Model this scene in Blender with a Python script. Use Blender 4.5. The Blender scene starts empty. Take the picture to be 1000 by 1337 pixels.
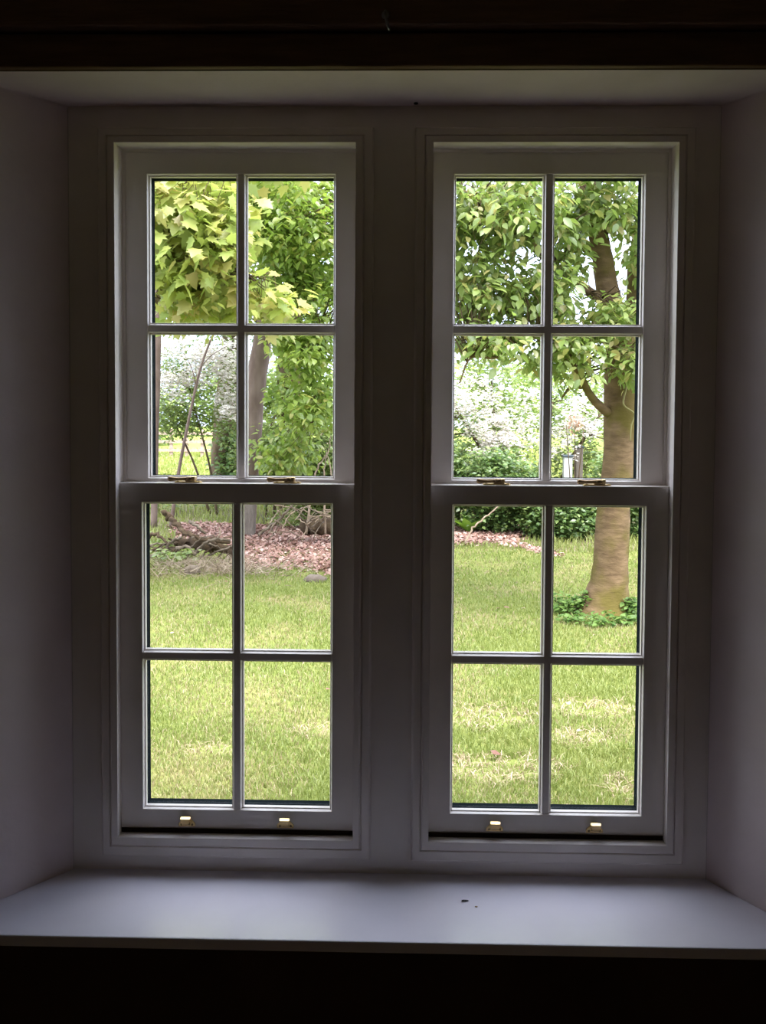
import bpy, bmesh, math, random
import numpy as np
from mathutils import Matrix, Vector

random.seed(7)
rng = np.random.default_rng(11)
scene = bpy.context.scene
COL = scene.collection

# ------------------------------------------------------------------ camera
CAM = np.array((0.02, -1.90, 1.70))
AX_R = np.array((0.99974613, 0.02178065, 0.00576907))
AX_U = np.array((-0.00661482, 0.0389602, 0.99921887))
AX_F = np.array((-0.02153887, 0.99900336, -0.03909438))
FPX, SHIFT = 1178.0, -82.7
cam_d = bpy.data.cameras.new('camera')
cam = bpy.data.objects.new('camera', cam_d)
COL.objects.link(cam)
cam.matrix_world = Matrix(((AX_R[0], AX_U[0], -AX_F[0], CAM[0]),
                           (AX_R[1], AX_U[1], -AX_F[1], CAM[1]),
                           (AX_R[2], AX_U[2], -AX_F[2], CAM[2]), (0, 0, 0, 1)))
cam_d.sensor_fit = 'HORIZONTAL'
cam_d.sensor_width = 36.0
cam_d.lens = 36.0 * FPX / 1000.0
cam_d.shift_y = SHIFT / 1000.0
cam_d.clip_start = 0.05
cam_d.clip_end = 300
scene.camera = cam

# ------------------------------------------------------------------ world, light, exposure
SKY = 0.5
world = bpy.data.worlds.new('overcast_sky')
scene.world = world
world.use_nodes = True
wn = world.node_tree
wn.nodes.clear()
w_out = wn.nodes.new('ShaderNodeOutputWorld')
w_bg = wn.nodes.new('ShaderNodeBackground')
w_tc = wn.nodes.new('ShaderNodeTexCoord')
w_no = wn.nodes.new('ShaderNodeTexNoise')
w_no.inputs['Scale'].default_value = 2.2
w_no.inputs['Detail'].default_value = 5
w_rp = wn.nodes.new('ShaderNodeValToRGB')
w_rp.color_ramp.elements[0].position = 0.36
w_rp.color_ramp.elements[0].color = (0.58, 0.70, 1.0, 1)
w_rp.color_ramp.elements[1].position = 0.58
w_rp.color_ramp.elements[1].color = (0.88, 0.90, 1.0, 1)
wn.links.new(w_tc.outputs['Generated'], w_no.inputs['Vector'])
wn.links.new(w_no.outputs['Fac'], w_rp.inputs['Fac'])
wn.links.new(w_rp.outputs['Color'], w_bg.inputs['Color'])
w_xyz = wn.nodes.new('ShaderNodeSeparateXYZ')
wn.links.new(w_tc.outputs['Generated'], w_xyz.inputs[0])
w_st = wn.nodes.new('ShaderNodeMapRange')      # overcast sky: zenith twice the horizon
w_st.inputs['From Min'].default_value = 0.0
w_st.inputs['From Max'].default_value = 1.0
w_st.inputs['To Min'].default_value = 1.5 * SKY
w_st.inputs['To Max'].default_value = 3.0 * SKY
wn.links.new(w_xyz.outputs['Z'], w_st.inputs['Value'])
wn.links.new(w_st.outputs['Result'], w_bg.inputs['Strength'])
wn.links.new(w_bg.outputs['Background'], w_out.inputs['Surface'])

sun_d = bpy.data.lights.new('sun', 'SUN')
sun_d.energy = 2.5
sun_d.angle = math.radians(50)
sun_d.color = (1.0, 0.95, 0.86)
sun = bpy.data.objects.new('sun', sun_d)
COL.objects.link(sun)
sun.rotation_euler = Vector((-0.22, 0.36, -0.90)).to_track_quat('-Z', 'Y').to_euler()

for px in (-0.33, 0.33):                       # window portals: guide sky sampling for the room
    pd = bpy.data.lights.new('sky_portal', 'AREA')
    pd.shape = 'RECTANGLE'
    pd.size, pd.size_y = 0.55, 1.52
    pd.cycles.is_portal = True
    po = bpy.data.objects.new('sky_portal', pd)
    COL.objects.link(po)
    po.location = (px, 0.125, 1.52)
    po.rotation_euler = (math.radians(90), 0, math.radians(180))
    po.rotation_euler = (math.radians(-90), 0, 0)

vs = scene.view_settings
vs.view_transform = 'Standard'
vs.look = 'None'
vs.gamma = 1.0
vs.use_curve_mapping = False
vs.exposure = 2.3
cy = scene.cycles
cy.max_bounces = 12
cy.diffuse_bounces = 8
cy.glossy_bounces = 3
cy.transmission_bounces = 6
cy.transparent_max_bounces = 16
cy.caustics_reflective = False
cy.caustics_refractive = False


# ------------------------------------------------------------------ projection helpers
def at(u, v, Y):
    """world point seen at pixel (u, v) on the plane y = Y (used to measure the photograph)"""
    d = AX_F + AX_R * (u - 500) / FPX - AX_U * (v - 668.5 - SHIFT) / FPX
    return CAM + d * ((Y - CAM[1]) / d[1])


def on_ground(u, v, z=0.0):
    d = AX_F + AX_R * (u - 500) / FPX - AX_U * (v - 668.5 - SHIFT) / FPX
    return CAM + d * ((z - CAM[2]) / d[2])


def project(P):
    d = P - CAM
    w = d @ AX_F
    return 500 + FPX * (d @ AX_R) / w, 668.5 + SHIFT - FPX * (d @ AX_U) / w, w


# ------------------------------------------------------------------ materials
def new_mat(name):
    m = bpy.data.materials.new(name)
    m.use_nodes = True
    nt = m.node_tree
    nt.nodes.clear()
    out = nt.nodes.new('ShaderNodeOutputMaterial')
    return m, nt, out


def noise(nt, scale, detail=4, vec=None, rough=0.55):
    n = nt.nodes.new('ShaderNodeTexNoise')
    n.inputs['Scale'].default_value = scale
    n.inputs['Detail'].default_value = detail
    n.inputs['Roughness'].default_value = rough
    if vec is None:
        tc = nt.nodes.new('ShaderNodeTexCoord')
        vec = tc.outputs['Object']
    nt.links.new(vec, n.inputs['Vector'])
    return n


def ramp(nt, src, stops):
    r = nt.nodes.new('ShaderNodeValToRGB')
    e = r.color_ramp.elements
    while len(e) < len(stops):
        e.new(0.5)
    for el, (p, c) in zip(e, stops):
        el.position = p
        el.color = (*c, 1)
    nt.links.new(src, r.inputs['Fac'])
    return r


def surf(name, c1, c2, scale=20, rough=0.6, bump=0.1, spec=0.4, metallic=0.0, detail=5, bscale=None, stretch=None, bdist=0.005):
    """principled surface, two colours mixed by noise, noise relief"""
    m, nt, out = new_mat(name)
    b = nt.nodes.new('ShaderNodeBsdfPrincipled')
    vec = None
    if stretch:
        tc = nt.nodes.new('ShaderNodeTexCoord')
        mp = nt.nodes.new('ShaderNodeMapping')
        mp.inputs['Scale'].default_value = stretch
        nt.links.new(tc.outputs['Object'], mp.inputs['Vector'])
        vec = mp.outputs['Vector']
    n = noise(nt, scale, detail, vec)
    r = ramp(nt, n.outputs['Fac'], [(0.35, c1), (0.68, c2)])
    nt.links.new(r.outputs['Color'], b.inputs['Base Color'])
    b.inputs['Roughness'].default_value = rough
    b.inputs['Metallic'].default_value = metallic
    b.inputs['Specular IOR Level'].default_value = spec
    if bump:
        n2 = noise(nt, bscale or scale * 2, 6, vec)
        bp = nt.nodes.new('ShaderNodeBump')
        bp.inputs['Strength'].default_value = bump
        bp.inputs['Distance'].default_value = bdist
        nt.links.new(n2.outputs['Fac'], bp.inputs['Height'])
        nt.links.new(bp.outputs['Normal'], b.inputs['Normal'])
    nt.links.new(b.outputs['BSDF'], out.inputs['Surface'])
    return m


def leaf_mat(name, stops, transl=0.45, gloss=0.06, tcol=1.15, dim=True):
    """leaf: diffuse + translucent; hue picked per leaf (mesh attribute 'tint' or object random)"""
    m, nt, out = new_mat(name)
    a = nt.nodes.new('ShaderNodeAttribute')
    a.attribute_name = 'tint'
    oi = nt.nodes.new('ShaderNodeObjectInfo')
    ad = nt.nodes.new('ShaderNodeMath')
    ad.operation = 'ADD'
    fr = nt.nodes.new('ShaderNodeMath')
    fr.operation = 'FRACT'
    nt.links.new(a.outputs['Fac'], ad.inputs[0])
    nt.links.new(oi.outputs['Random'], ad.inputs[1])
    nt.links.new(ad.outputs[0], fr.inputs[0])
    r = ramp(nt, fr.outputs[0], [(p, tuple(c_ * LEAF for c_ in c)) for p, c in stops] if dim else stops)
    d = nt.nodes.new('ShaderNodeBsdfDiffuse')
    t = nt.nodes.new('ShaderNodeBsdfTranslucent')
    g = nt.nodes.new('ShaderNodeBsdfGlossy')
    g.inputs['Roughness'].default_value = 0.4
    mx = nt.nodes.new('ShaderNodeMixShader')
    mx.inputs[0].default_value = transl
    mg = nt.nodes.new('ShaderNodeMixShader')
    mg.inputs[0].default_value = gloss
    hs = nt.nodes.new('ShaderNodeHueSaturation')
    hs.inputs['Saturation'].default_value = 1.1
    hs.inputs['Value'].default_value = tcol
    nt.links.new(r.outputs['Color'], d.inputs['Color'])
    nt.links.new(r.outputs['Color'], hs.inputs['Color'])
    nt.links.new(hs.outputs['Color'], t.inputs['Color'])
    nt.links.new(d.outputs[0], mx.inputs[1])
    nt.links.new(t.outputs[0], mx.inputs[2])
    nt.links.new(mx.outputs[0], mg.inputs[1])
    nt.links.new(g.outputs[0], mg.inputs[2])
    nt.links.new(mg.outputs[0], out.inputs['Surface'])
    return m


LEAF = 0.85
M = {}
M['paint'] = surf('white_gloss_paint', (0.76, 0.70, 0.66), (0.82, 0.76, 0.72), 9, 0.38, 0.05, 0.5, bscale=40)
M['sill'] = surf('white_sill_paint', (0.74, 0.72, 0.81), (0.80, 0.78, 0.87), 4, 0.30, 0.06, 0.5, bscale=25)
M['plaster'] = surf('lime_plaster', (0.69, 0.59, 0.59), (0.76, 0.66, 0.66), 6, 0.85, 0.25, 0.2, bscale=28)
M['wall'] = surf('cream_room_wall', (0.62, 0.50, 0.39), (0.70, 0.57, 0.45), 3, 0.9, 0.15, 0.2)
M['shaded_wall'] = surf('shade_toned_wall', (0.07, 0.045, 0.03), (0.10, 0.065, 0.045), 3, 0.9, 0.15, 0.2)  # backlit shade of the front wall's room face put into its colour
M['timber'] = surf('dark_timber', (0.10, 0.055, 0.03), (0.16, 0.09, 0.05), 8, 0.6, 0.3, 0.3, stretch=(1, 8, 8))
M['floor'] = surf('dark_floor_boards', (0.22, 0.14, 0.09), (0.32, 0.21, 0.13), 5, 0.5, 0.2, 0.4, stretch=(6, 1, 1))
M['ceiling'] = surf('room_ceiling', (0.60, 0.53, 0.46), (0.66, 0.59, 0.52), 4, 0.9, 0.1, 0.2)
M['spacer'] = surf('black_glazing_spacer', (0.008, 0.012, 0.014), (0.013, 0.018, 0.02), 30, 1.0, 0.0, 0.0)
M['brush'] = surf('brown_gap_shadow', (0.03, 0.018, 0.01), (0.05, 0.03, 0.018), 200, 0.9, 0.3, 0.1)  # brown that paints the shadow line below the lower sash
M['brass'] = surf('polished_brass', (0.74, 0.53, 0.24), (0.82, 0.61, 0.30), 30, 0.34, 0.03, 0.5, metallic=0.7)
M['old_brass'] = surf('dull_brass', (0.30, 0.20, 0.10), (0.42, 0.29, 0.15), 40, 0.42, 0.05, 0.5, metallic=0.8)
M['iron'] = surf('grey_iron', (0.20, 0.20, 0.21), (0.32, 0.32, 0.33), 40, 0.35, 0.1, 0.5, metallic=1.0)
M['fly'] = surf('dark_insect', (0.012, 0.01, 0.012), (0.03, 0.025, 0.03), 300, 0.4, 0.1, 0.4)
M['stone'] = surf('outer_stone', (0.30, 0.27, 0.22), (0.42, 0.39, 0.33), 5, 0.95, 0.5, 0.1)

# glass: clear, light-passing pane with a faint reflection
m, nt, out = new_mat('clear_glass')
tr = nt.nodes.new('ShaderNodeBsdfTransparent')
tr.inputs['Color'].default_value = (0.97, 0.98, 0.97, 1)
gl = nt.nodes.new('ShaderNodeBsdfGlossy')
gl.inputs['Roughness'].default_value = 0.02
ge = nt.nodes.new('ShaderNodeNewGeometry')      # Schlick reflectance, the same from either side of the thin pane
dt = nt.nodes.new('ShaderNodeVectorMath')
dt.operation = 'DOT_PRODUCT'
nt.links.new(ge.outputs['Incoming'], dt.inputs[0])
nt.links.new(ge.outputs['Normal'], dt.inputs[1])
prev = dt.outputs['Value']
for op, k in (('ABSOLUTE', None), ('SUBTRACT', 'inv'), ('POWER', 5.0), ('MULTIPLY', 0.94), ('ADD', 0.05)):
    mt = nt.nodes.new('ShaderNodeMath')
    mt.operation = op
    if k == 'inv':
        mt.inputs[0].default_value = 1.0
        nt.links.new(prev, mt.inputs[1])
    else:
        nt.links.new(prev, mt.inputs[0])
        if k is not None:
            mt.inputs[1].default_value = k
    prev = mt.outputs[0]
mx = nt.nodes.new('ShaderNodeMixShader')
nt.links.new(prev, mx.inputs[0])
nt.links.new(tr.outputs[0], mx.inputs[1])
nt.links.new(gl.outputs[0], mx.inputs[2])
nt.links.new(mx.outputs[0], out.inputs['Surface'])
M['glass'] = m

M['bark'] = surf('cherry_bark', (0.105, 0.068, 0.038), (0.19, 0.128, 0.072), 7, 0.9, 0.45, 0.15, stretch=(1, 1, 2.6), bscale=14, bdist=0.02)
# moss on the cherry bark
nt = M['bark'].node_tree
bs = [n for n in nt.nodes if n.type == 'BSDF_PRINCIPLED'][0]
src = bs.inputs['Base Color'].links[0].from_socket
mixc = nt.nodes.new('ShaderNodeMix')
mixc.data_type = 'RGBA'
mn = noise(nt, 2.6, 4)
mr = ramp(nt, mn.outputs['Fac'], [(0.48, (0, 0, 0)), (0.62, (0.75, 0.75, 0.75))])
nt.links.new(mr.outputs['Color'], mixc.inputs[0])
nt.links.new(src, mixc.inputs[6])
mixc.inputs[7].default_value = (0.10, 0.085, 0.015, 1)
nt.links.new(mixc.outputs[2], bs.inputs['Base Color'])
M['pale_bark'] = surf('pale_pink_bark', (0.15, 0.105, 0.09), (0.23, 0.17, 0.15), 9, 0.9, 0.5, 0.15, stretch=(1, 1, .4), bdist=0.02)
M['dark_bark'] = surf('dark_bark', (0.07, 0.05, 0.03), (0.15, 0.11, 0.07), 8, 0.95, 0.6, 0.1, stretch=(1, 1, .4), bdist=0.02)
M['dead_wood'] = surf('grey_dead_wood', (0.09, 0.07, 0.05), (0.21, 0.17, 0.135), 10, 0.95, 0.5, 0.1, stretch=(1, 1, 1), bdist=0.01)
M['dark_wood'] = surf('wet_dead_wood', (0.045, 0.03, 0.02), (0.12, 0.085, 0.055), 9, 0.95, 0.5, 0.1, bdist=0.01)
M['twig'] = surf('pale_twig', (0.20, 0.15, 0.11), (0.32, 0.25, 0.19), 14, 0.9, 0.2, 0.1)
M['fence'] = surf('weathered_fence_wood', (0.30, 0.21, 0.18), (0.40, 0.30, 0.27), 12, 0.9, 0.2, 0.1)
M['grey_post'] = surf('grey_post_wood', (0.13, 0.11, 0.095), (0.20, 0.17, 0.15), 12, 0.9, 0.3, 0.1, stretch=(4, 4, 1))
M['white_post'] = surf('white_post_paint', (0.60, 0.61, 0.64), (0.68, 0.69, 0.72), 12, 0.5, 0.05, 0.4)
M['slate'] = surf('dark_slate_cap', (0.05, 0.07, 0.09), (0.09, 0.11, 0.13), 12, 0.6, 0.1, 0.4)
M['vine'] = surf('pale_vine', (0.20, 0.18, 0.075), (0.28, 0.25, 0.12), 12, 0.8, 0.1, 0.2)
M['rock'] = surf('lawn_stone', (0.12, 0.095, 0.08), (0.19, 0.155, 0.13), 14, 0.95, 0.5, 0.1)

G = lambda r, g, b: (r, g, b)
M['sycamore'] = leaf_mat('sycamore_leaf', [(0.0, G(.38, .48, .14)), (0.35, G(.46, .54, .16)), (0.7, G(.53, .56, .18)), (1.0, G(.64, .54, .24))], transl=.6)
M['lime'] = leaf_mat('lime_leaf', [(0.0, G(.24, .36, .085)), (0.5, G(.36, .48, .11)), (0.85, G(.44, .54, .15)), (1.0, G(.52, .50, .17))], transl=.6)
M['cherry'] = leaf_mat('cherry_leaf', [(0.0, G(.20, .29, .08)), (0.45, G(.29, .39, .11)), (0.8, G(.38, .46, .15)), (1.0, G(.48, .42, .17))], transl=.6)
M['hawthorn'] = leaf_mat('hawthorn_leaf', [(0.0, G(.16, .23, .07)), (0.5, G(.25, .34, .10)), (1.0, G(.36, .42, .15))], transl=.5)
M['shrub'] = leaf_mat('shrub_leaf', [(0.0, G(.09, .16, .05)), (0.5, G(.15, .25, .075)), (1.0, G(.26, .34, .10))], transl=0.4)
M['far_leaf'] = leaf_mat('distant_leaf', [(0.0, G(.22, .32, .09)), (0.5, G(.32, .42, .12)), (1.0, G(.40, .48, .15))], transl=.5)
M['ivy'] = leaf_mat('ivy_leaf', [(0.0, G(.09, .17, .045)), (0.5, G(.14, .24, .06)), (1.0, G(.20, .31, .08))], transl=0.4, gloss=.02)
M['blossom'] = leaf_mat('white_blossom', [(0.0, G(.68, .62, .58)), (0.5, G(.80, .76, .72)), (1.0, G(.86, .84, .80))], transl=0.4, gloss=0.0, tcol=1.0, dim=False)
M['pink'] = leaf_mat('coppery_leaf', [(0.0, G(.34, .20, .13)), (1.0, G(.46, .30, .21))])
M['litter'] = leaf_mat('fallen_leaf', [(0.0, G(.18, .09, .07)), (0.4, G(.31, .175, .145)), (0.8, G(.44, .27, .235)), (1.0, G(.60, .46, .41))], transl=0.15, gloss=0.03)
M['grass'] = leaf_mat('grass_blade', [(0.0, G(.20, .255, .068)), (0.35, G(.265, .31, .09)), (0.72, G(.33, .345, .115)), (0.9, G(.40, .355, .18)), (1.0, G(.46, .36, .24))], transl=0.35, gloss=0.03)
M['straw'] = leaf_mat('dry_grass_blade', [(0.0, G(.30, .23, .13)), (0.5, G(.42, .325, .21)), (1.0, G(.50, .39, .28))], transl=0.2, gloss=0.03)
M['stalk'] = leaf_mat('dead_stalk', [(0.0, G(.15, .11, .075)), (0.6, G(.28, .21, .15)), (1.0, G(.39, .32, .24))], transl=0.15, gloss=0.02)
M['broad'] = leaf_mat('bright_broad_leaf', [(0.0, G(.18, .33, .05)), (1.0, G(.26, .42, .08))])


def ground_mat(name, cols, scale, bump=0.6):
    m, nt, out = new_mat(name)
    b = nt.nodes.new('ShaderNodeBsdfPrincipled')
    b.inputs['Roughness'].default_value = 1.0
    b.inputs['Specular IOR Level'].default_value = 0.05
    n = noise(nt, scale, 8, rough=0.7)
    r = ramp(nt, n.outputs['Fac'], cols)
    nt.links.new(r.outputs['Color'], b.inputs['Base Color'])
    n2 = noise(nt, 60, 5)
    bp = nt.nodes.new('ShaderNodeBump')
    bp.inputs['Strength'].default_value = bump
    bp.inputs['Distance'].default_value = 0.02
    nt.links.new(n2.outputs['Fac'], bp.inputs['Height'])
    nt.links.new(bp.outputs['Normal'], b.inputs['Normal'])
    nt.links.new(b.outputs['BSDF'], out.inputs['Surface'])
    return m


M['lawn'] = ground_mat('lawn_soil_and_grass', [(0.30, (.12, .145, .04)), (0.50, (.165, .19, .055)), (0.62, (.21, .20, .08)), (0.75, (.26, .21, .13))], 1.6)
M['wood_floor'] = ground_mat('woodland_floor', [(0.3, (.10, .12, .04)), (0.5, (.14, .13, .07)), (0.7, (.17, .13, .10))], 1.3)
M['field'] = ground_mat('bright_field', [(0.3, (.22, .28, .06)), (0.7, (.28, .33, .09))], 0.6, 0.3)


# ------------------------------------------------------------------ object helpers
def tag(o, label=None, cat=None, group=None, kind=None):
    if label:
        o['label'] = label
    if cat:
        o['category'] = cat
    if group:
        o['group'] = group
    if kind:
        o['kind'] = kind
    return o


def empty(name, loc=(0, 0, 0), parent=None):
    o = bpy.data.objects.new(name, None)
    COL.objects.link(o)
    o.empty_display_size = 0.1
    o.location = loc
    if parent:
        o.parent = parent
    return o


def world_loc(o):
    p = Vector(o.location)
    while o.parent:
        o = o.parent
        p = p + Vector(o.location)
    return p


def link(name, me, mat=None, parent=None, smooth=False):
    """link a mesh given in world coordinates under a parent (parents only translate)"""
    if mat is not None and not me.materials:
        me.materials.append(mat)
    o = bpy.data.objects.new(name, me)
    COL.objects.link(o)
    if parent:
        o.parent = parent
        o.location = -world_loc(parent)
    if smooth:
        me.polygons.foreach_set('use_smooth', np.ones(len(me.polygons), bool))
    return o


def mesh_obj(name, verts, faces, mat, parent=None, smooth=False, fix=True):
    me = bpy.data.meshes.new(name)
    me.from_pydata([tuple(map(float, v)) for v in verts], [], faces)
    if fix:
        bm = bmesh.new()
        bm.from_mesh(me)
        bmesh.ops.recalc_face_normals(bm, faces=bm.faces)
        bm.to_mesh(me)
        bm.free()
    me.update()
    return link(name, me, mat, parent, smooth)


def tri_mesh(name, V, T, tint=None):
    """fast triangle mesh from numpy arrays"""
    me = bpy.data.meshes.new(name)
    V = np.ascontiguousarray(V, np.float32)
    T = np.ascontiguousarray(T, np.int32)
    me.vertices.add(len(V))
    me.vertices.foreach_set('co', V.ravel())
    me.loops.add(T.size)
    me.loops.foreach_set('vertex_index', T.ravel())
    me.polygons.add(len(T))
    me.polygons.foreach_set('loop_start', np.arange(0, T.size, 3, dtype=np.int32))
    me.update(calc_edges=True)
    if tint is not None:
        a = me.attributes.new('tint', 'FLOAT', 'POINT')
        a.data.foreach_set('value', np.ascontiguousarray(tint, np.float32))
    return me


class Builder:
    def __init__(self):
        self.v, self.f = [], []

    def box(self, x0, x1, y0, y1, z0, z1):
        n = len(self.v)
        self.v += [(x, y, z) for z in (z0, z1) for y in (y0, y1) for x in (x0, x1)]
        for q in ((0, 2, 3, 1), (4, 5, 7, 6), (0, 1, 5, 4), (2, 6, 7, 3), (0, 4, 6, 2), (1, 3, 7, 5)):
            self.f.append([n + i for i in q])
        return self

    def loops(self, L, cyclic=False):
        """L: rectangles (x0, x1, z0, z1, y); bridges each to the next with mitred corners"""
        n = len(self.v)
        for x0, x1, z0, z1, y in L:
            self.v += [(x0, y, z0), (x1, y, z0), (x1, y, z1), (x0, y, z1)]
        k = len(L)
        for i in range(k if cyclic else k - 1):
            a, b = n + 4 * i, n + 4 * ((i + 1) % k)
            for j in range(4):
                self.f.append([a + j, a + (j + 1) % 4, b + (j + 1) % 4, b + j])
        return self

    def extrude(self, prof, axis, a0, a1):
        """closed profile [(p, q)] swept along x or z; p is the cross direction, q is y"""
        n, k = len(self.v), len(prof)
        for a in (a0, a1):
            for p, q in prof:
                self.v.append((a, q, p) if axis == 'x' else (p, q, a))
        for j in range(k):
            self.f.append([n + j, n + (j + 1) % k, n + k + (j + 1) % k, n + k + j])
        self.f.append([n + j for j in range(k)])
        self.f.append([n + k + j for j in range(k)])
        return self

    def lathe(self, c, prof, seg=16, axis='z'):
        """prof: (radius, height)"""
        n, k = len(self.v), len(prof)
        for r, h in prof:
            for s in range(seg):
                a = 2 * math.pi * s / seg
                p, q = r * math.cos(a), r * math.sin(a)
                self.v.append((c[0] + p, c[1] + q, c[2] + h) if axis == 'z' else
                              ((c[0] + p, c[1] + h, c[2] + q) if axis == 'y' else (c[0] + h, c[1] + p, c[2] + q)))
        for i in range(k - 1):
            for s in range(seg):
                self.f.append([n + i * seg + s, n + i * seg + (s + 1) % seg, n + (i + 1) * seg + (s + 1) % seg, n + (i + 1) * seg + s])
        self.f.append([n + s for s in range(seg)])
        self.f.append([n + (k - 1) * seg + s for s in range(seg)])
        return self

    def tube(self, pts, rad, seg=8, wob=0.0):
        pts = [np.array(p, float) for p in pts]
        n = len(self.v)
        k = len(pts)
        ref = np.array((0.31, 0.87, 0.13))
        for i, p in enumerate(pts):
            t = pts[min(i + 1, k - 1)] - pts[max(i - 1, 0)]
            t = t / (np.linalg.norm(t) + 1e-9)
            a = np.cross(t, ref)
            a /= np.linalg.norm(a) + 1e-9
            b = np.cross(t, a)
            for s in range(seg):
                th = 2 * math.pi * s / seg
                rr = rad[i] * (1 + (random.uniform(-wob, wob) if wob else 0))
                self.v.append(tuple(p + rr * (math.cos(th) * a + math.sin(th) * b)))
        for i in range(k - 1):
            for s in range(seg):
                self.f.append([n + i * seg + s, n + i * seg + (s + 1) % seg, n + (i + 1) * seg + (s + 1) % seg, n + (i + 1) * seg + s])
        self.f.append([n + s for s in range(seg)])
        self.f.append([n + (k - 1) * seg + s for s in range(seg)])
        return self

    def build(self, name, mat, parent=None, smooth=False, bevel=0.0):
        o = mesh_obj(name, self.v, self.f, mat, parent, smooth)
        if bevel:
            md = o.modifiers.new('edge', 'BEVEL')
            md.width = bevel
            md.segments = 2
            md.limit_method = 'ANGLE'
            md.angle_limit = math.radians(35)
        return o


def smooth_path(pts, n=6):
    """Catmull-Rom resample"""
    P = [np.array(p, float) for p in pts]
    P = [2 * P[0] - P[1]] + P + [2 * P[-1] - P[-2]]
    out = []
    for i in range(1, len(P) - 2):
        for k in range(n):
            t = k / n
            out.append(0.5 * (2 * P[i] + (P[i + 1] - P[i - 1]) * t + (2 * P[i - 1] - 5 * P[i] + 4 * P[i + 1] - P[i + 2]) * t * t
                              + (3 * P[i] - P[i - 1] - 3 * P[i + 1] + P[i + 2]) * t ** 3))
    out.append(P[-2])
    return out


def taper(n, r0, r1, power=1.0):
    return [r0 + (r1 - r0) * (i / (n - 1)) ** power for i in range(n)]


def limb(name, pts, r0, r1, mat, parent=None, seg=9, n=5, wob=0.06, power=1.0):
    P = smooth_path(pts, n)
    return Builder().tube(P, taper(len(P), r0, r1, power), seg, wob).build(name, mat, parent, True)


# ------------------------------------------------------------------ the room
XL, XR = -0.680, 0.668            # recess at the window
FXL, FXR = -0.838, 0.790          # recess mouth (splayed)
YF, YB, YO = -0.205, -0.012, 0.17  # room face, frame face, outer face
ZS, ZT = 0.719, 2.334             # sill top, soffit
Z0 = ZS - 0.022
RX0, RX1, RY0, RZ1 = -2.3, 2.4, -4.6, 2.62
EX0, EX1, EZ1 = -4.5, 4.5, 2.95


def wall_with_hole():
    v, f, mi = [], [], []

    def ring(x0, x1, z0, z1, y):
        n = len(v)
        v.extend([(x0, y, z0), (x1, y, z0), (x1, y, z1), (x0, y, z1)])
        return n

    def br(a, b, m):
        for j in range(4):
            f.append([a + j, a + (j + 1) % 4, b + (j + 1) % 4, b + j])
            mi.append(m)
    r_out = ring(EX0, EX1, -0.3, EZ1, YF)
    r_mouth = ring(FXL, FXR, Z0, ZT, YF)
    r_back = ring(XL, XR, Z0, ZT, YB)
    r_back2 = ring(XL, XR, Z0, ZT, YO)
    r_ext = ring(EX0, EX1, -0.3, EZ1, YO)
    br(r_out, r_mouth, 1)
    br(r_mouth, r_back, 0)
    br(r_back, r_back2, 2)
    br(r_back2, r_ext, 2)
    br(r_ext, r_out, 2)
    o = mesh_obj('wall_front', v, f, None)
    for k in ('plaster', 'shaded_wall', 'stone'):
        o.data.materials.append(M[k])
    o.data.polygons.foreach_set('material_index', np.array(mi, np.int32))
    md = o.modifiers.new('soft_arris', 'BEVEL')
    md.width = 0.004
    md.segments = 2
    md.limit_method = 'ANGLE'
    return tag(o, 'thick front wall with splayed plaster recess around the paired windows', kind='structure')


wall_with_hole()
for nm, bx, mt in (('wall_left', (RX0 - .15, RX0, RY0, YF, -0.3, RZ1), 'wall'), ('wall_right', (RX1, RX1 + .15, RY0, YF, -0.3, RZ1), 'wall'),
                   ('wall_back', (RX0 - .15, RX1 + .15, RY0 - .15, RY0, -0.3, RZ1), 'wall'),
                   ('floor', (RX0 - .15, RX1 + .15, RY0 - .15, YF, -0.4, -0.02), 'floor'),
                   ('ceiling', (RX0 - .15, RX1 + .15, RY0 - .15, YF, RZ1, RZ1 + .1), 'ceiling')):
    tag(Builder().box(*bx).build(nm, M[mt]), 'plain dim %s of the room' % nm.replace('_', ' '), kind='structure')

# window board (sill) filling the splayed recess, rounded nose
sill_pts = [(XL, .10), (XL, YB), (FXL, YF), (FXL - .07, YF), (FXL - .07, -0.262), (FXR + .07, -0.262), (FXR + .07, YF), (FXR, YF), (XR, YB), (XR, .10)]
b = Builder()
n = len(sill_pts)
b.v = [(x, y, Z0) for x, y in sill_pts] + [(x, y, ZS) for x, y in sill_pts]
b.f = [list(range(n)), list(range(n, 2 * n))] + [[i, (i + 1) % n, n + (i + 1) % n, n + i] for i in range(n)]
o = b.build('window_sill', M['sill'], None, False, 0.003)
tag(o, 'deep white painted window sill with a thin projecting front edge', kind='structure')

# dark lintel board over the recess and the timber beam above it
o = Builder().box(FXL - .6, FXR + .6, YF - .018, YF, ZT + .001, ZT + .062).build('trim_1', M['timber'], None, False, 0.003)
tag(o, 'dark timber lintel board along the top of the window recess', kind='structure')
o = Builder().box(FXL - .6, FXR + .6, YF - .045, YF, ZT + .066, RZ1).build('trim_2', M['timber'], None, False, 0.006)
tag(o, 'dark timber beam above the lintel board', kind='structure')


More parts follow.
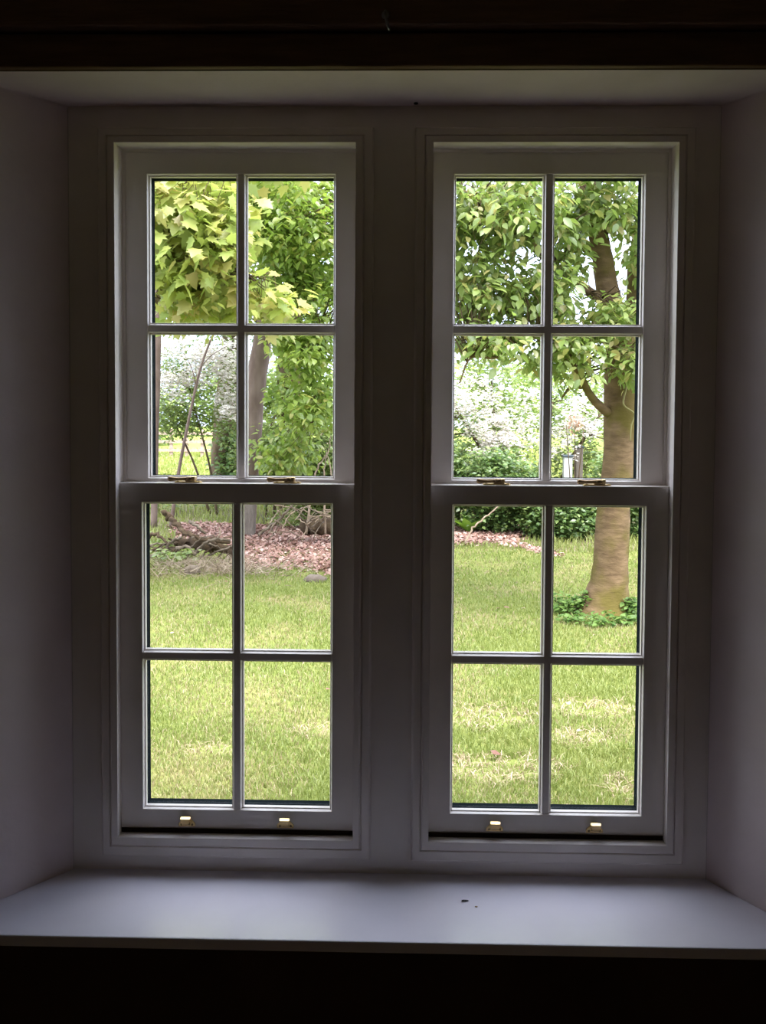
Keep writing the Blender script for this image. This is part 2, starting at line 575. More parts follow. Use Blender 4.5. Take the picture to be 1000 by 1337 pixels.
# ------------------------------------------------------------------ the two sash windows
def make_window(name, cx, ox0, ox1, label):
    W = empty(name, (cx, 0, ZS))
    tag(W, label, kind='structure')
    # fixed frame (box) with flat inner lining
    ix, iz0, iz1 = .2565, .776, 2.264
    Builder().loops([(cx - ix, cx + ix, iz0, iz1, .112), (cx - ix, cx + ix, iz0, iz1, YB), (ox0, ox1, ZS - .001, ZT + .001, YB),
                     (ox0, ox1, ZS - .001, ZT + .001, .112)], True).build('window_frame', M['paint'], W)
    # staff bead: two-step mitred moulding
    a = np.array((cx - .2500, cx + .2500, .7955, 2.2560))
    c = np.array((cx - .2870, cx + .2870, .7500, 2.2890))
    L = []
    for t, y in ((0, -.0012), (0, -.0262), (.02, -.0265), (.34, -.0265), (.40, -.0245), (.43, -.0185), (.47, -.0185), (.50, -.0225),
                 (.88, -.0225), (.97, -.0195), (1, -.0120), (.9, -.0118), (.12, -.0118), (.11, -.0012)):
        r = a + (c - a) * t
        L.append((*r, y))
    Builder().loops(L, True).build('staff_bead', M['paint'], W)
    # parting bead between the two sash channels
    Builder().loops([(cx - .2500, cx + .2500, .79, 2.257, .0462), (cx - .2500, cx + .2500, .79, 2.257, .0492),
                     (cx - .2562, cx + .2562, .78, 2.263, .0492), (cx - .2562, cx + .2562, .78, 2.263, .0462)], True).build('parting_bead', M['paint'], W)
    # dark strip standing in for the shadow gap under the lower sash
    Builder().box(cx - .2490, cx + .2490, -.0030, -.0002, .7958, .8050).build('gap_shadow_strip', M['brush'], W)

    def sash(nm, oz0, oz1, iz0, iz1, yb, zbar, hw):
        gx = .2034
        x0, x1 = cx - gx, cx + gx
        ows = [cx - .2535, cx + .2535, oz0, oz1]

        def ins(d):
            return (x0 + d, x1 - d, iz0 + d, iz1 - d)
        th = .0440
        S = Builder().loops([(*ows, yb + th), (*ows, yb), (*ins(0), yb), (*ins(.0015), yb + .004), (*ins(.0022), yb + .0085),
                             (*ins(.0042), yb + .0085), (*ins(.0050), yb + .0120), (*ins(.0050), yb + .0175), (*ins(-.004), yb + .0175),
                             (*ins(-.004), yb + th)], True).build(nm, M['paint'], W)
        sp = Builder().loops([(*ins(.0050), yb + .0177), (*ins(.0050), yb + th), (*ins(-.0035), yb + th), (*ins(-.0035), yb + .0177)], True)
        sp.build('glazing_spacer', M['spacer'], S)
        yg = yb + .0205
        # glazing bars: stepped section
        pr = [(-hw, yb + .0005), (hw, yb + .0005), (hw + .0012, yb + .004), (hw + .0030, yb + .0085), (hw + .0048, yb + .0085),
              (hw + .0055, yb + .0120), (hw + .0055, yb + .0195), (-hw - .0055, yb + .0195), (-hw - .0055, yb + .0120),
              (-hw - .0048, yb + .0085), (-hw - .0030, yb + .0085), (-hw - .0012, yb + .004)]
        Builder().extrude([(cx + p, q) for p, q in pr], 'z', iz0 + .002, iz1 - .002).build('glazing_bar', M['paint'], S)
        Builder().extrude([(zbar + p, q + .0003) for p, q in pr], 'x', x0 + .002, x1 - .002).build('glazing_bar', M['paint'], S)
        for (px0, px1) in ((x0 + .0055, cx - .0005), (cx + .0005, x1 - .0055)):
            for (pz0, pz1) in ((iz0 + .0055, zbar - .0005), (zbar + .0005, iz1 - .0055)):
                mesh_obj('glass_pane', [(px0, yg, pz0), (px1, yg, pz0), (px1, yg, pz1), (px0, yg, pz1)], [[0, 1, 2, 3]], M['glass'], S)
        return S
    sash('upper_sash', 1.512, 2.260, 1.556, 2.2120, .0500, 1.8810, .0072)
    sash('lower_sash', .7780, 1.5490, .8456, 1.5090, .0000, 1.1790, .0072)

    # two hook sash lifts on the bottom rail
    for lx, lz in ((cx - .1080, .8150), (cx + .1040, .8150)):
        Lf = empty('sash_lift', (lx, 0, lz), W)
        p = Builder()
        pts = [(-.0180, -.0055), (.0180, -.0055), (.0180, .0015), (.0125, .0075), (.0085, .0105), (.0070, .0165), (-.0070, .0165), (-.0085, .0105), (-.0125, .0075), (-.0180, .0015)]
        p.extrude([(lx + x, q) for x, q in pts], 'z', 0, .0025)
        p.v = [(x, -z - .0002, lz + y) for x, y, z in p.v]
        p.build('back_plate', M['brass'], Lf, False, .0008)
        prof = [(-.002, .002), (-.006, .0010), (-.0120, .0020), (-.0165, .0060), (-.0190, .0115), (-.0205, .0160), (-.0200, .0180), (-.0125, .0205),
                (-.0120, .0190), (-.0175, .0165), (-.0165, .0120), (-.0140, .0085), (-.0100, .0060), (-.0055, .0055), (-.002, .0060)]
        h = Builder()
        k = len(prof)
        for wx, s in ((-.0085, 0), (-.0095, 1), (.0095, 1), (.0085, 0)):
            for y, z in prof:
                h.v.append((lx + wx * (.85 + 25 * max(0, z - .008)) , y, lz + z))
        for i in range(3):
            for j in range(k):
                h.f.append([i * k + j, i * k + (j + 1) % k, (i + 1) * k + (j + 1) % k, (i + 1) * k + j])
        h.f += [list(range(k)), list(range(3 * k, 4 * k))]
        h.build('finger_hook', M['brass'], Lf, False)
        for sx in (-.0115, .0115):
            Builder().lathe((lx + sx, -.0026, lz - .001), [(.0001, -.0014), (.0018, -.0010), (.0026, 0)], 10, 'y').build('screw', M['old_brass'], Lf, True)

    # two fasteners on the meeting rail
    for lx in (cx - .1090, cx + .1040):
        F = empty('sash_fastener', (lx, .02, 1.549), W)
        z = 1.5492
        bpl = Builder()
        bpl.v = []
        oval = [(lx + .030 * math.copysign(abs(math.cos(t)) ** .6, math.cos(t)), .022 + .0125 * math.copysign(abs(math.sin(t)) ** .8, math.sin(t))) for t in np.linspace(0, 2 * math.pi, 20, endpoint=False)]
        bpl.v = [(x, y, z) for x, y in oval] + [(lx + (x - lx) * .94, .022 + (y - .022) * .9, z + .0028) for x, y in oval]
        bpl.f = [list(range(20)), list(range(20, 40))] + [[i, (i + 1) % 20, 20 + (i + 1) % 20, 20 + i] for i in range(20)]
        bpl.build('base_plate', M['brass'], F)
        Builder().lathe((lx + .004, .022, z + .0028), [(.0105, 0), (.0105, .004), (.0085, .006), (.0085, .0085), (.0045, .0100), (.0012, .0105)], 16).build('pivot_post', M['old_brass'], F, True)
        arm = Builder()
        arm.tube(smooth_path([(lx + .010, .022, z + .0085), (lx - .012, .020, z + .0080), (lx - .030, .018, z + .0078), (lx - .043, .0175, z + .0082)], 4),
                 [.0040, .0042, .0040, .0036, .0034, .0034, .0034, .0036, .0042, .0050, .0056, .0054, .0030], 10)
        arm.build('lever', M['old_brass'], F, True)
        Builder().box(lx + .0085, lx + .0165, .012, .034, z + .0026, z + .0135).build('keeper', M['brass'], F, False, .002)
        for sx in (-.022, .024):
            Builder().lathe((lx + sx, .022, z + .0027), [(.0030, 0), (.0024, .0012), (.0002, .0016)], 10).build('screw', M['old_brass'], F, True)
    return W


make_window('window_1', -0.33, XL, 0.0, 'white painted sash window whose view is of sycamore leaves and a brush pile')
make_window('window_2', 0.33, 0.0, XR, 'white painted sash window whose view holds the mossy tree trunk')

# hook on the beam, screw in the soffit, dead fly and crumb on the sill
hk = empty('beam_hook', (.003, YF - .045, 2.475))
tag(hk, 'small metal hook screwed into the dark timber beam above the recess', 'hook')
p0 = at(503, 16, YF - .058)
hx, hz = p0[0], p0[2]
Builder().lathe((hx, YF - .0452, hz), [(.007, 0), (.007, -.003), (.003, -.005)], 12, 'y').build('rosette', M['iron'], hk, True)
hp = smooth_path([(hx, YF - .047, hz), (hx, YF - .062, hz), (hx, YF - .070, hz - .010), (hx + .004, YF - .066, hz - .024), (hx + .007, YF - .058, hz - .030), (hx + .007, YF - .050, hz - .026)], 5)
Builder().tube(hp, [.0028] * len(hp), 8).build('hook_wire', M['iron'], hk, True)
q = at(543, 136.5, -.026)
o = Builder().lathe((q[0], -.030, ZT - .0032), [(.0022, 0), (.0046, .0008), (.0046, .0032)], 10).build('screw_head', M['fly'], None, True)
tag(o, 'tiny dark screw head in the plaster soffit above the central mullion', 'screw')

fx, fy = .152, -.117
fl = empty('dead_fly', (fx, fy, ZS))
tag(fl, 'tiny dead dark fly lying on the white window sill', 'fly')
body = Builder().lathe((fx, fy, ZS + .0017), [(.0002, -.0066), (.0012, -.0055), (.0017, -.0030), (.0013, -.0002), (.0017, .0015), (.0014, .0036), (.0009, .0042), (.0013, .0052), (.0010, .0066), (.0002, .0072)], 10, 'x')
body.build('body', M['fly'], fl, True)
for s in (-1, 1):
    mesh_obj('wing', [(fx + .001, fy + s * .0008, ZS + .003), (fx - .003, fy + s * .0036, ZS + .0018), (fx - .0075, fy + s * .0032, ZS + .0012), (fx - .007, fy + s * .0010, ZS + .0018)], [[0, 1, 2, 3]], M['fly'], fl)
cb = Builder().lathe((.173, -.137, ZS), [(.0008, 0), (.0021, .0005), (.0019, .0012), (.0006, .0017)], 7)
cb.v = [(x + (x - .173) * .5, y, z) for x, y, z in cb.v]
tag(cb.build('crumb', M['old_brass'], None, False), 'tiny brown crumb beside the dead fly on the sill', 'crumb')


# ------------------------------------------------------------------ outdoors: ground
def gh(x, y):
    """ground height"""
    x = np.asarray(x, float)
    y = np.asarray(y, float)
    k = np.clip((y - 1.0) / 4.0, 0, 1)
    far = np.clip((y - 22) / 20.0, 0, 1)
    return k * (0.025 * np.sin(x * 1.1 + 0.6) * np.sin(y * 0.8) + 0.015 * np.sin(x * 2.7 + y * 1.9)) + far * far * 0.5


def grid_mesh(name, x0, x1, y0, y1, nx, ny, mat, label, dz=0.0):
    xs, ys = np.linspace(x0, x1, nx), np.linspace(y0, y1, ny)
    X, Y = np.meshgrid(xs, ys)
    V = np.stack([X, Y, gh(X, Y) + dz], -1).reshape(-1, 3)
    i = np.arange(ny - 1)[:, None] * nx + np.arange(nx - 1)[None, :]
    i = i.ravel()
    T = np.concatenate([np.stack([i, i + 1, i + nx + 1], 1), np.stack([i, i + nx + 1, i + nx], 1)])
    o = link(name, tri_mesh(name, V, T), mat, None, True)
    return tag(o, label, kind='structure')


grid_mesh('lawn', -9, 9, YO, 9.4, 90, 50, M['lawn'], 'rough mown lawn outside the windows')
grid_mesh('ground', -14, 14, 9.4, 19.0, 90, 40, M['wood_floor'], 'bare woodland floor under the trees')
grid_mesh('field', -40, 40, 19.0, 75.0, 90, 60, M['field'], 'bright green field beyond the trees')


# litter zone test
def litter_zone(x, y):
    lo = np.where(x < -0.2, 7.9, 9.3) + 0.35 * np.sin(x * 2.3) + 0.2 * np.sin(x * 5.1 + 1)
    lo = np.where(x < -1.75, lo + (-1.75 - x) * 2.2, lo)
    return (y > lo) & (y < 11.6) & (x < 1.75 + 0.2 * np.sin(y * 3))


def blades(name, n, reg, h, w, mat, label, keep=None, lean=0.55):
    """joined grass blades: reg = (y0, y1); density falls with distance"""
    y0, y1 = reg
    t = rng.random(n)
    y = y0 * (y1 / y0) ** t
    D = y + 1.9
    x = (rng.random(n) * 2 - 1) * (D * 0.40 + 0.25) + .05
    if keep is not None:
        k = keep(x, y)
        x, y = x[k], y[k]
    n = len(x)
    z = gh(x, y) - 0.004
    patch = 0.5 + 0.5 * np.sin(x * 3.1 + 1.7 * np.sin(y * 2.2)) * np.sin(y * 2.7 + 1.3 * np.sin(x * 1.9))
    H = h * (0.55 + 0.9 * rng.random(n)) * (0.75 + 0.5 * patch)
    Wd = w * (0.6 + 0.8 * rng.random(n)) * (0.6 + y / 6.0)
    az = rng.random(n) * 2 * np.pi
    ld = rng.random(n) * 2 * np.pi
    le = lean * (0.3 + 1.2 * rng.random(n))
    side = np.stack([np.cos(az), np.sin(az), 0 * az], 1) * (Wd / 2)[:, None]
    P = np.stack([x, y, z], 1)
    ldv = np.stack([np.cos(ld), np.sin(ld), 0 * ld], 1)
    mid = P + ldv * (H * le * .30)[:, None] + np.array((0, 0, 1.0)) * (H * .60)[:, None]
    tip = P + ldv * (H * le)[:, None] + np.array((0, 0, 1.0)) * (H * (1 - .25 * le))[:, None]
    V = np.stack([P - side, P + side, mid + side * .75, mid - side * .75, tip], 1).reshape(-1, 3)
    bse = np.arange(n)[:, None] * 5
    T = np.concatenate([bse + np.array(q)[None, :] for q in ((0, 1, 2), (0, 2, 3), (3, 2, 4))])
    tint = np.clip(0.15 + 0.45 * patch + 0.42 * (rng.random(n) - .25), 0.01, 0.985)
    o = link(name, tri_mesh(name, V, T, np.repeat(tint, 5)), mat)
    return tag(o, label, 'grass', kind='stuff')


BARE = [(0.48, 2.35, .27, .15), (0.42, 3.05, .30, .17), (1.10, 3.25, .26, .16), (-.92, 2.55, .14, .08), (-.40, 2.9, .16, .10), (1.12, 2.15, .16, .12), (-.25, 4.2, .2, .2), (.95, 2.75, .16, .12)]


def bare(x, y, g=1.0):
    r = np.zeros(len(x), bool)
    for bx, by, ra, rb in BARE:
        r |= ((x - bx) / (ra * g)) ** 2 + ((y - by) / (rb * g)) ** 2 + 0.35 * np.sin(x * 31) * np.sin(y * 37) < 1
    return r


blades('grass', 270000, (1.2, 9.9), .036, .0040, M['grass'], 'short rough green lawn grass',
       lambda x, y: ~litter_zone(x, y) & ~(bare(x, y) & (rng.random(len(x)) < .75)))
blades('dry_grass', 50000, (1.2, 7.0), .035, .0050, M['straw'], 'pale dry grass lying in patches on the lawn',
       lambda x, y: bare(x, y, 1.25) | (rng.random(len(x)) < .02), lean=1.6)
blades('woodland_grass', 40000, (9.2, 19.5), .10, .006, M['grass'], 'sparse longer grass under the trees', lambda x, y: ~litter_zone(x, y) & (rng.random(len(x)) < .6))
blades('field_grass', 30000, (19.0, 34.0), .14, .010, M['grass'], 'sunlit pasture grass beyond the trees')

# ------------------------------------------------------------------ leaves
OVAL = (np.array([(0, 0, 0), (-.20, .18, .06), (-.29, .42, .09), (-.22, .72, .05), (0, 1.05, -.08), (.22, .72, .05), (.29, .42, .09), (.20, .18, .06), (0, .38, 0), (0, .70, -.01)]),
        np.array([(0, 8, 1), (1, 8, 2), (2, 8, 9), (2, 9, 3), (3, 9, 4), (4, 9, 5), (5, 9, 6), (6, 9, 8), (6, 8, 7), (7, 8, 0)]))
_o = [(0, 0), (.16, .02), (.40, -.04), (.33, .14), (.56, .30), (.40, .40), (.50, .66), (.26, .58), (.18, .78), (.0, 1.05)]
_pts = _o + [(-x, y) for x, y in _o[-2:0:-1]]
MAPLE = (np.array([(x, y, .10 * abs(x) - .12 * y * y) for x, y in _pts] + [(0, .36, 0.0)]),
         np.array([(i, (i + 1) % len(_pts), len(_pts)) for i in range(len(_pts))]))
SMALL = (np.array([(0, 0, 0), (-.30, .45, .08), (0, 1, 0), (.30, .45, .08)]), np.array([(0, 2, 1), (0, 3, 2)]))
LITTER = (np.array([(0, 0, .05), (-.35, .4, .16), (-.15, .75, .05), (.05, 1, .22), (.35, .55, .18), (.2, .15, .02)]), np.array([(0, 5, 1), (5, 4, 1), (1, 4, 2), (2, 4, 3)]))
_b = [(.5 * math.cos(a) * (1 if i % 2 else .55), .5 * math.sin(a) * (1 if i % 2 else .55), .12 if i % 2 else .02) for i, a in enumerate(np.linspace(0, 2 * math.pi, 10, endpoint=False))]
BLOSSOM = (np.array(_b + [(0, 0, .2)]), np.array([(i, (i + 1) % 10, 10) for i in range(10)]))


def frames(n, droop=0.5, spread=0.7, out=None):
    """random leaf frames: y axis = leaf direction, z axis = upper side"""
    az = rng.random(n) * 2 * np.pi
    d = np.stack([np.cos(az), np.sin(az), -droop + spread * (rng.random(n) - .5)], 1)
    if out is not None:
        d += out
    d /= np.linalg.norm(d, axis=1)[:, None]
    up = np.stack([(rng.random(n) - .5) * 1.3, (rng.random(n) - .5) * 1.3 - .25, np.ones(n)], 1)
    xa = np.cross(d, up)
    xa /= np.linalg.norm(xa, axis=1)[:, None] + 1e-9
    za = np.cross(xa, d)
    return np.stack([xa, d, za], 2)          # columns


def leaf_cloud(P, Fr, S, tmpl, tint=None):
    V0, T0 = tmpl
    n, k = len(P), len(V0)
    V = np.einsum('nij,kj->nki', Fr, V0) * S[:, None, None] + P[:, None, :]
    T = (np.arange(n)[:, None, None] * k + T0[None]).reshape(-1, 3)
    if tint is None:
        tint = rng.random(n) * .98
    return V.reshape(-1, 3), T, np.repeat(tint, k)


PANES = [(190, 440, 222, 628), (588, 848, 222, 632), (184, 438, 653, 1060), (586, 846, 657, 1066)]


def in_view(P, m=6):
    u, v, w = project(P)
    r = np.zeros(len(P), bool)
    for a, b_, c, d in PANES:
        r |= (u > a - m) & (u < b_ + m) & (v > c - m) & (v < d + m)
    return r, w


def foliage(tree, P, Fr, S, tmpl, mat, name='foliage', singles=300, leaf_name='leaf'):
    """the leaves that show largest become parts of their own, the rest one joined part"""
    n = len(P)
    pick = np.zeros(n, bool)
    if singles:
        vis, w = in_view(P)
        facing = np.abs(np.einsum('ni,ni->n', Fr[:, :, 2], (P - CAM) / np.linalg.norm(P - CAM, axis=1)[:, None]))
        score = np.where(vis, S / w * (0.35 + facing), -1) / (1 + .0 * w)
        idx = np.argsort(-score)[:singles]
        idx = idx[score[idx] > 0]
        pick[idx] = True
        me = tri_mesh(leaf_name, *tmpl)
        me.materials.append(mat)
        me.polygons.foreach_set('use_smooth', np.ones(len(me.polygons), bool))
        base = world_loc(tree)
        for i in idx:
            o = bpy.data.objects.new(leaf_name, me)
            COL.objects.link(o)
            o.parent = tree
            mm = np.eye(4)
            mm[:3, :3] = Fr[i] * S[i]
            mm[:3, 3] = P[i] - np.array(base)
            o.matrix_basis = Matrix(mm.tolist())
    r = ~pick
    if r.any():
        o = link(name, tri_mesh(name, *leaf_cloud(P[r], Fr[r], S[r], tmpl)), mat, tree, True)
        o['kind'] = 'stuff'


def clusters(C, per, rad, size, flat=0.6, droop=.5):
    """leaves bunched about each cluster centre"""
    C = np.asarray(C)
    n = len(C) * per
    c = np.repeat(C, per, 0)
    d = rng.normal(size=(n, 3))
    d /= np.linalg.norm(d, axis=1)[:, None]
    rr = rad * rng.random(n) ** .5
    off = d * rr[:, None] * np.array((1, 1, flat))
    P = c + off
    Fr = frames(n, droop, .9, off / rad * .8)
    S = size * (0.6 + .75 * rng.random(n))
    return P, Fr, S


def in_ellipsoids(E, n):
    """n random centres spread over ellipsoids ((cx,cy,cz),(rx,ry,rz),weight)"""
    w = np.array([e[2] for e in E], float)
    ids = rng.choice(len(E), n, p=w / w.sum())
    d = rng.normal(size=(n, 3))
    d /= np.linalg.norm(d, axis=1)[:, None]
    rr = rng.random(n) ** (1 / 2.4)
    c = np.array([E[i][0] for i in ids])
    r = np.array([E[i][1] for i in ids])
    return c + d * rr[:, None] * r


def el(u, v, Y, ru, rv, ry, w):
    """ellipsoid measured off the photograph: centre pixel at depth Y, half sizes in pixels, depth in metres"""
    k = (Y + 1.9) / FPX
    return (at(u, v, Y), (ru * k, ry, rv * k), w)


def twigs(tree, C, joints, mat, r=.006, name='twigs', every=1):
    """thin shoots from the nearest limb joint out to each leaf cluster, one joined part"""
    J = np.asarray(joints)
    b = Builder()
    for c in np.asarray(C)[::every]:
        j = J[np.argmin(((J - c) ** 2).sum(1) + 0.6 * np.clip(J[:, 2] - c[2], 0, 9) ** 2)]
        mid = (j + c) / 2 + np.array((random.uniform(-.1, .1), random.uniform(-.1, .1), random.uniform(.0, .16)))
        L = np.linalg.norm(c - j)
        b.tube([j, mid, c], [r * (1 + L), r * .75, r * .3], 5)
    o = b.build(name, mat, tree, True)
    o['kind'] = 'stuff'


def jitter_path(a, b, n, amp):
    a, b = np.array(a, float), np.array(b, float)
    return [a + (b - a) * i / n + (0 if i in (0, n) else 1) * np.array([random.uniform(-amp, amp) for _ in range(3)]) for i in range(n + 1)]


# ------------------------------------------------------------------ the cherry tree on the lawn
CY = 5.85
cb0 = on_ground(797, 800)
cherry = empty('cherry_tree', (cb0[0], cb0[1], float(gh(cb0[0], cb0[1]))))
tag(cherry, 'mossy brown tree with forked trunk standing on the lawn', 'tree')
tp = [at(786, 812, CY), at(789, 792, CY), at(794, 768, CY), at(797, 735, CY), at(801, 660, CY), at(808, 600, CY), at(811, 530, CY), at(812, 470, CY), at(810, 430, CY)]
tr_ = [.30, .225, .172, .148, .140, .134, .146, .150, .135]
P = smooth_path(tp, 4)
R_ = np.interp(np.linspace(0, len(tr_) - 1, len(P)), range(len(tr_)), tr_)
Builder().tube(P, R_, 20, .035).build('trunk', M['bark'], cherry, True)
limbs = {
    'a': ([at(808, 455, CY), at(797, 400, CY), at(787, 340, CY - .05), at(776, 280, CY - .1), at(764, 225, CY - .1), at(750, 130, CY - .2)], .112, .05),
    'b': ([at(818, 460, CY), at(828, 400, CY + .1), at(830, 340, CY + .2), at(842, 270, CY + .3), at(860, 180, CY + .4)], .085, .04),
    'c': ([at(806, 545, CY), at(786, 533, CY - .1), at(768, 512, CY - .2), at(758, 490, CY - .3), at(740, 470, CY - .5), at(700, 440, CY - .7)], .045, .015),
    'd': ([at(762, 505, CY - .2), at(745, 506, CY - .3), at(733, 520, CY - .4)], .022, .007),
    'e': ([at(797, 400, CY), at(740, 360, CY - .3), at(670, 300, CY - .6), at(600, 250, CY - .9), at(520, 240, CY - 1.1)], .045, .015),
    'f': ([at(700, 440, CY - .7), at(650, 466, CY - .8), at(615, 467, CY - .9), at(600, 500, CY - 1)], .014, .006),
    'g': ([at(787, 340, CY), at(700, 270, CY + .3), at(640, 215, CY + .5), at(560, 190, CY + .7)], .05, .018),
    'h': ([at(835, 380, CY + .15), at(880, 330, CY - .2), at(930, 290, CY - .5)], .04, .015),
}
joints = []
for pts, r0, r1 in limbs.values():
    limb('branch', pts, r0, r1, M['bark'], cherry, 10, 5, .05)
    joints += smooth_path(pts, 4)
E_ = [el(650, 275, 5.0, 85, 50, .7, 3.2), el(620, 370, 5.1, 55, 45, .5, 1.5), el(680, 385, 5.2, 40, 45, .5, 1.0), el(790, 255, 5.4, 70, 38, .7, 1.5),
      el(740, 300, 5.5, 26, 60, .4, .9), el(726, 390, 5.3, 16, 45, .4, .7), el(640, 440, 5.0, 60, 26, .5, .9), el(735, 460, 5.3, 40, 32, .5, 1.0),
      el(800, 420, 5.4, 40, 22, .3, .7), el(835, 470, 5.35, 30, 26, .3, .6), el(838, 300, 5.6, 14, 60, .4, .4), el(800, 120, 5.6, 220, 70, 1.6, 3.0),
      el(540, 300, 5.0, 60, 110, .7, 1.6), el(900, 330, 5.6, 60, 100, .8, 1.2)]
C = in_ellipsoids(E_, 760)
P, Fr, S = clusters(C, 16, .18, .076, .85, .75)
C2 = in_ellipsoids([((1.6, 6.2, 5.2), (2.4, 1.9, 1.4), 1)], 170)
P, Fr, S = [np.concatenate(q_) for q_ in zip((P, Fr, S), clusters(C2, 16, .40, .13, .8, .6))]
foliage(cherry, P, Fr, S, OVAL, M['cherry'])
twigs(cherry, C, joints, M['dark_bark'], .0045)
# pale vine hanging on the trunk
vp = [at(818, 505, CY - .17), at(814, 528, CY - .18), at(828, 540, CY - .17), at(824, 556, CY - .18), at(823, 575, CY - .17)]
limb('vine', vp, .008, .005, M['vine'], cherry, 6, 4, 0)


# leafy weeds around the foot of the cherry
def weed(name, x, y, rx, ry, h, n, mat, label, size=.05, cat='plant', group=None, tmpl=OVAL):
    z = float(gh(x, y))
    w = empty(name, (x, y, z))
    tag(w, label, cat, group)
    st = Builder()
    ns = max(5, n // 40)
    tips = []
    for i in range(ns):
        a, r = random.uniform(0, 6.28), math.sqrt(random.random())
        bx, by = x + rx * r * math.cos(a) * .8, y + ry * r * math.sin(a) * .8
        hh = h * random.uniform(.5, 1)
        top = np.array((bx + random.uniform(-.3, .3) * rx, by + random.uniform(-.3, .3) * ry, z + hh))
        st.tube([(bx, by, float(gh(bx, by)) - .01), ((bx + top[0]) / 2, (by + top[1]) / 2, z + hh * .55), top], [.004, .003, .0015], 5)
        tips.append((np.array((bx, by, z)), top))
    st.build('stems', M['vine'], w, True)['kind'] = 'stuff'
    i = rng.integers(0, ns, n)
    t = .25 + .75 * rng.random(n)
    A = np.array([q[0] for q in tips])[i]
    B_ = np.array([q[1] for q in tips])[i]
    P = A + (B_ - A) * t[:, None] + rng.normal(size=(n, 3)) * np.array((.35 * rx, .35 * ry, .10 * h)) * .5
    P[:, 2] = np.maximum(P[:, 2], z + .03)
    foliage(w, P, frames(n, .1, .8), size * (.6 + .8 * rng.random(n)), tmpl, mat, singles=0)
    return w


g = on_ground(748, 800)
weed('ivy_clump', g[0], g[1], .30, .22, .22, 420, M['ivy'], 'dark green ivy clump at the foot of the mossy trunk, beside its flared root', .05)
g = on_ground(815, 806)
weed('ivy_clump', g[0], g[1], .22, .16, .20, 320, M['ivy'], 'dark green ivy clump in front of the mossy trunk', .055)
g = on_ground(775, 815)
weed('nettle_clump', g[0], g[1], .36, .12, .09, 300, M['ivy'], 'low green weeds spreading on the lawn before the mossy trunk', .045)
g = on_ground(612, 698)
wd = empty('broad_leaf_plant', (g[0], g[1], 0))
tag(wd, 'bright green broad-leaved plant beside the leaf litter under the hedge', 'plant')
for i in range(9):
    a = i / 9 * 6.28 + .3
    ln = random.uniform(.20, .32)
    mm = tri_mesh('leaf', *OVAL)
    d = np.array((math.cos(a), .5 * math.sin(a), .75))
    d /= np.linalg.norm(d)
    xa = np.cross(d, (0, 0, 1.0))
    xa /= np.linalg.norm(xa)
    fr = np.stack([xa, d, np.cross(xa, d)], 1)
    mm.vertices.foreach_set('co', ((OVAL[0] @ fr.T) * ln + np.array((g[0], g[1], .02))).astype(np.float32).ravel())
    link('leaf', mm, M['broad'], wd, True)

# ------------------------------------------------------------------ sycamore
SY = 5.6
sb = np.array((-2.75, 7.2, 0.0))
syc = empty('sycamore_tree', tuple(sb))
tag(syc, 'sycamore tree with large lobed yellow-green leaves hanging over the lawn', 'tree')
limb('trunk', [sb + (0, 0, -.05), sb + (.02, 0, .8), sb + (.0, 0, 2), sb + (-.05, .0, 3.4), sb + (-.1, 0, 5)], .19, .11, M['dark_bark'], syc, 14, 4, .04)
sl = [([sb + (0, 0, 2.2), at(235, 330, 6.6), at(280, 345, 6.0), at(325, 360, 5.5)], .035, .012),
      ([sb + (0, 0, 2.9), at(200, 275, 6.4), at(232, 248, 5.8), at(262, 228, 5.4), at(300, 205, 5.0)], .045, .018),
      ([sb + (0, 0, 3.4), at(250, 200, 6.5), at(300, 205, 6.0), at(345, 195, 5.6)], .04, .014),
      ([sb + (0, 0, 2.0), at(190, 395, 6.6), at(225, 400, 6.2), at(255, 405, 5.9)], .022, .009)]
joints = []
for pts, r0, r1 in sl:
    limb('branch', pts, r0, r1, M['dark_bark'], syc, 8, 5, .05)
    joints += smooth_path(pts, 4)
E_ = [el(235, 275, 5.4, 70, 55, .6, 3), el(255, 345, 5.5, 70, 40, .5, 2.6), el(290, 300, 5.3, 24, 60, .5, 1.0), el(215, 320, 5.7, 40, 60, .5, 1.2),
      el(270, 390, 5.6, 55, 26, .4, .9), el(350, 395, 5.6, 50, 14, .3, .5), el(250, 150, 5.8, 200, 80, 1.3, 2.2), el(110, 300, 5.8, 70, 110, 1, 1.6)]
C = in_ellipsoids(E_, 300)
P, Fr, S = clusters(C, 11, .26, .115, .85, .6)
C2 = in_ellipsoids([((-2.6, 7.0, 5.4), (2.2, 2.0, 1.7), 1)], 150)
P, Fr, S = [np.concatenate(q_) for q_ in zip((P, Fr, S), clusters(C2, 16, .40, .13, .8, .6))]
foliage(syc, P, Fr, S, MAPLE, M['sycamore'])
twigs(syc, C, joints, M['dark_bark'], .0045)

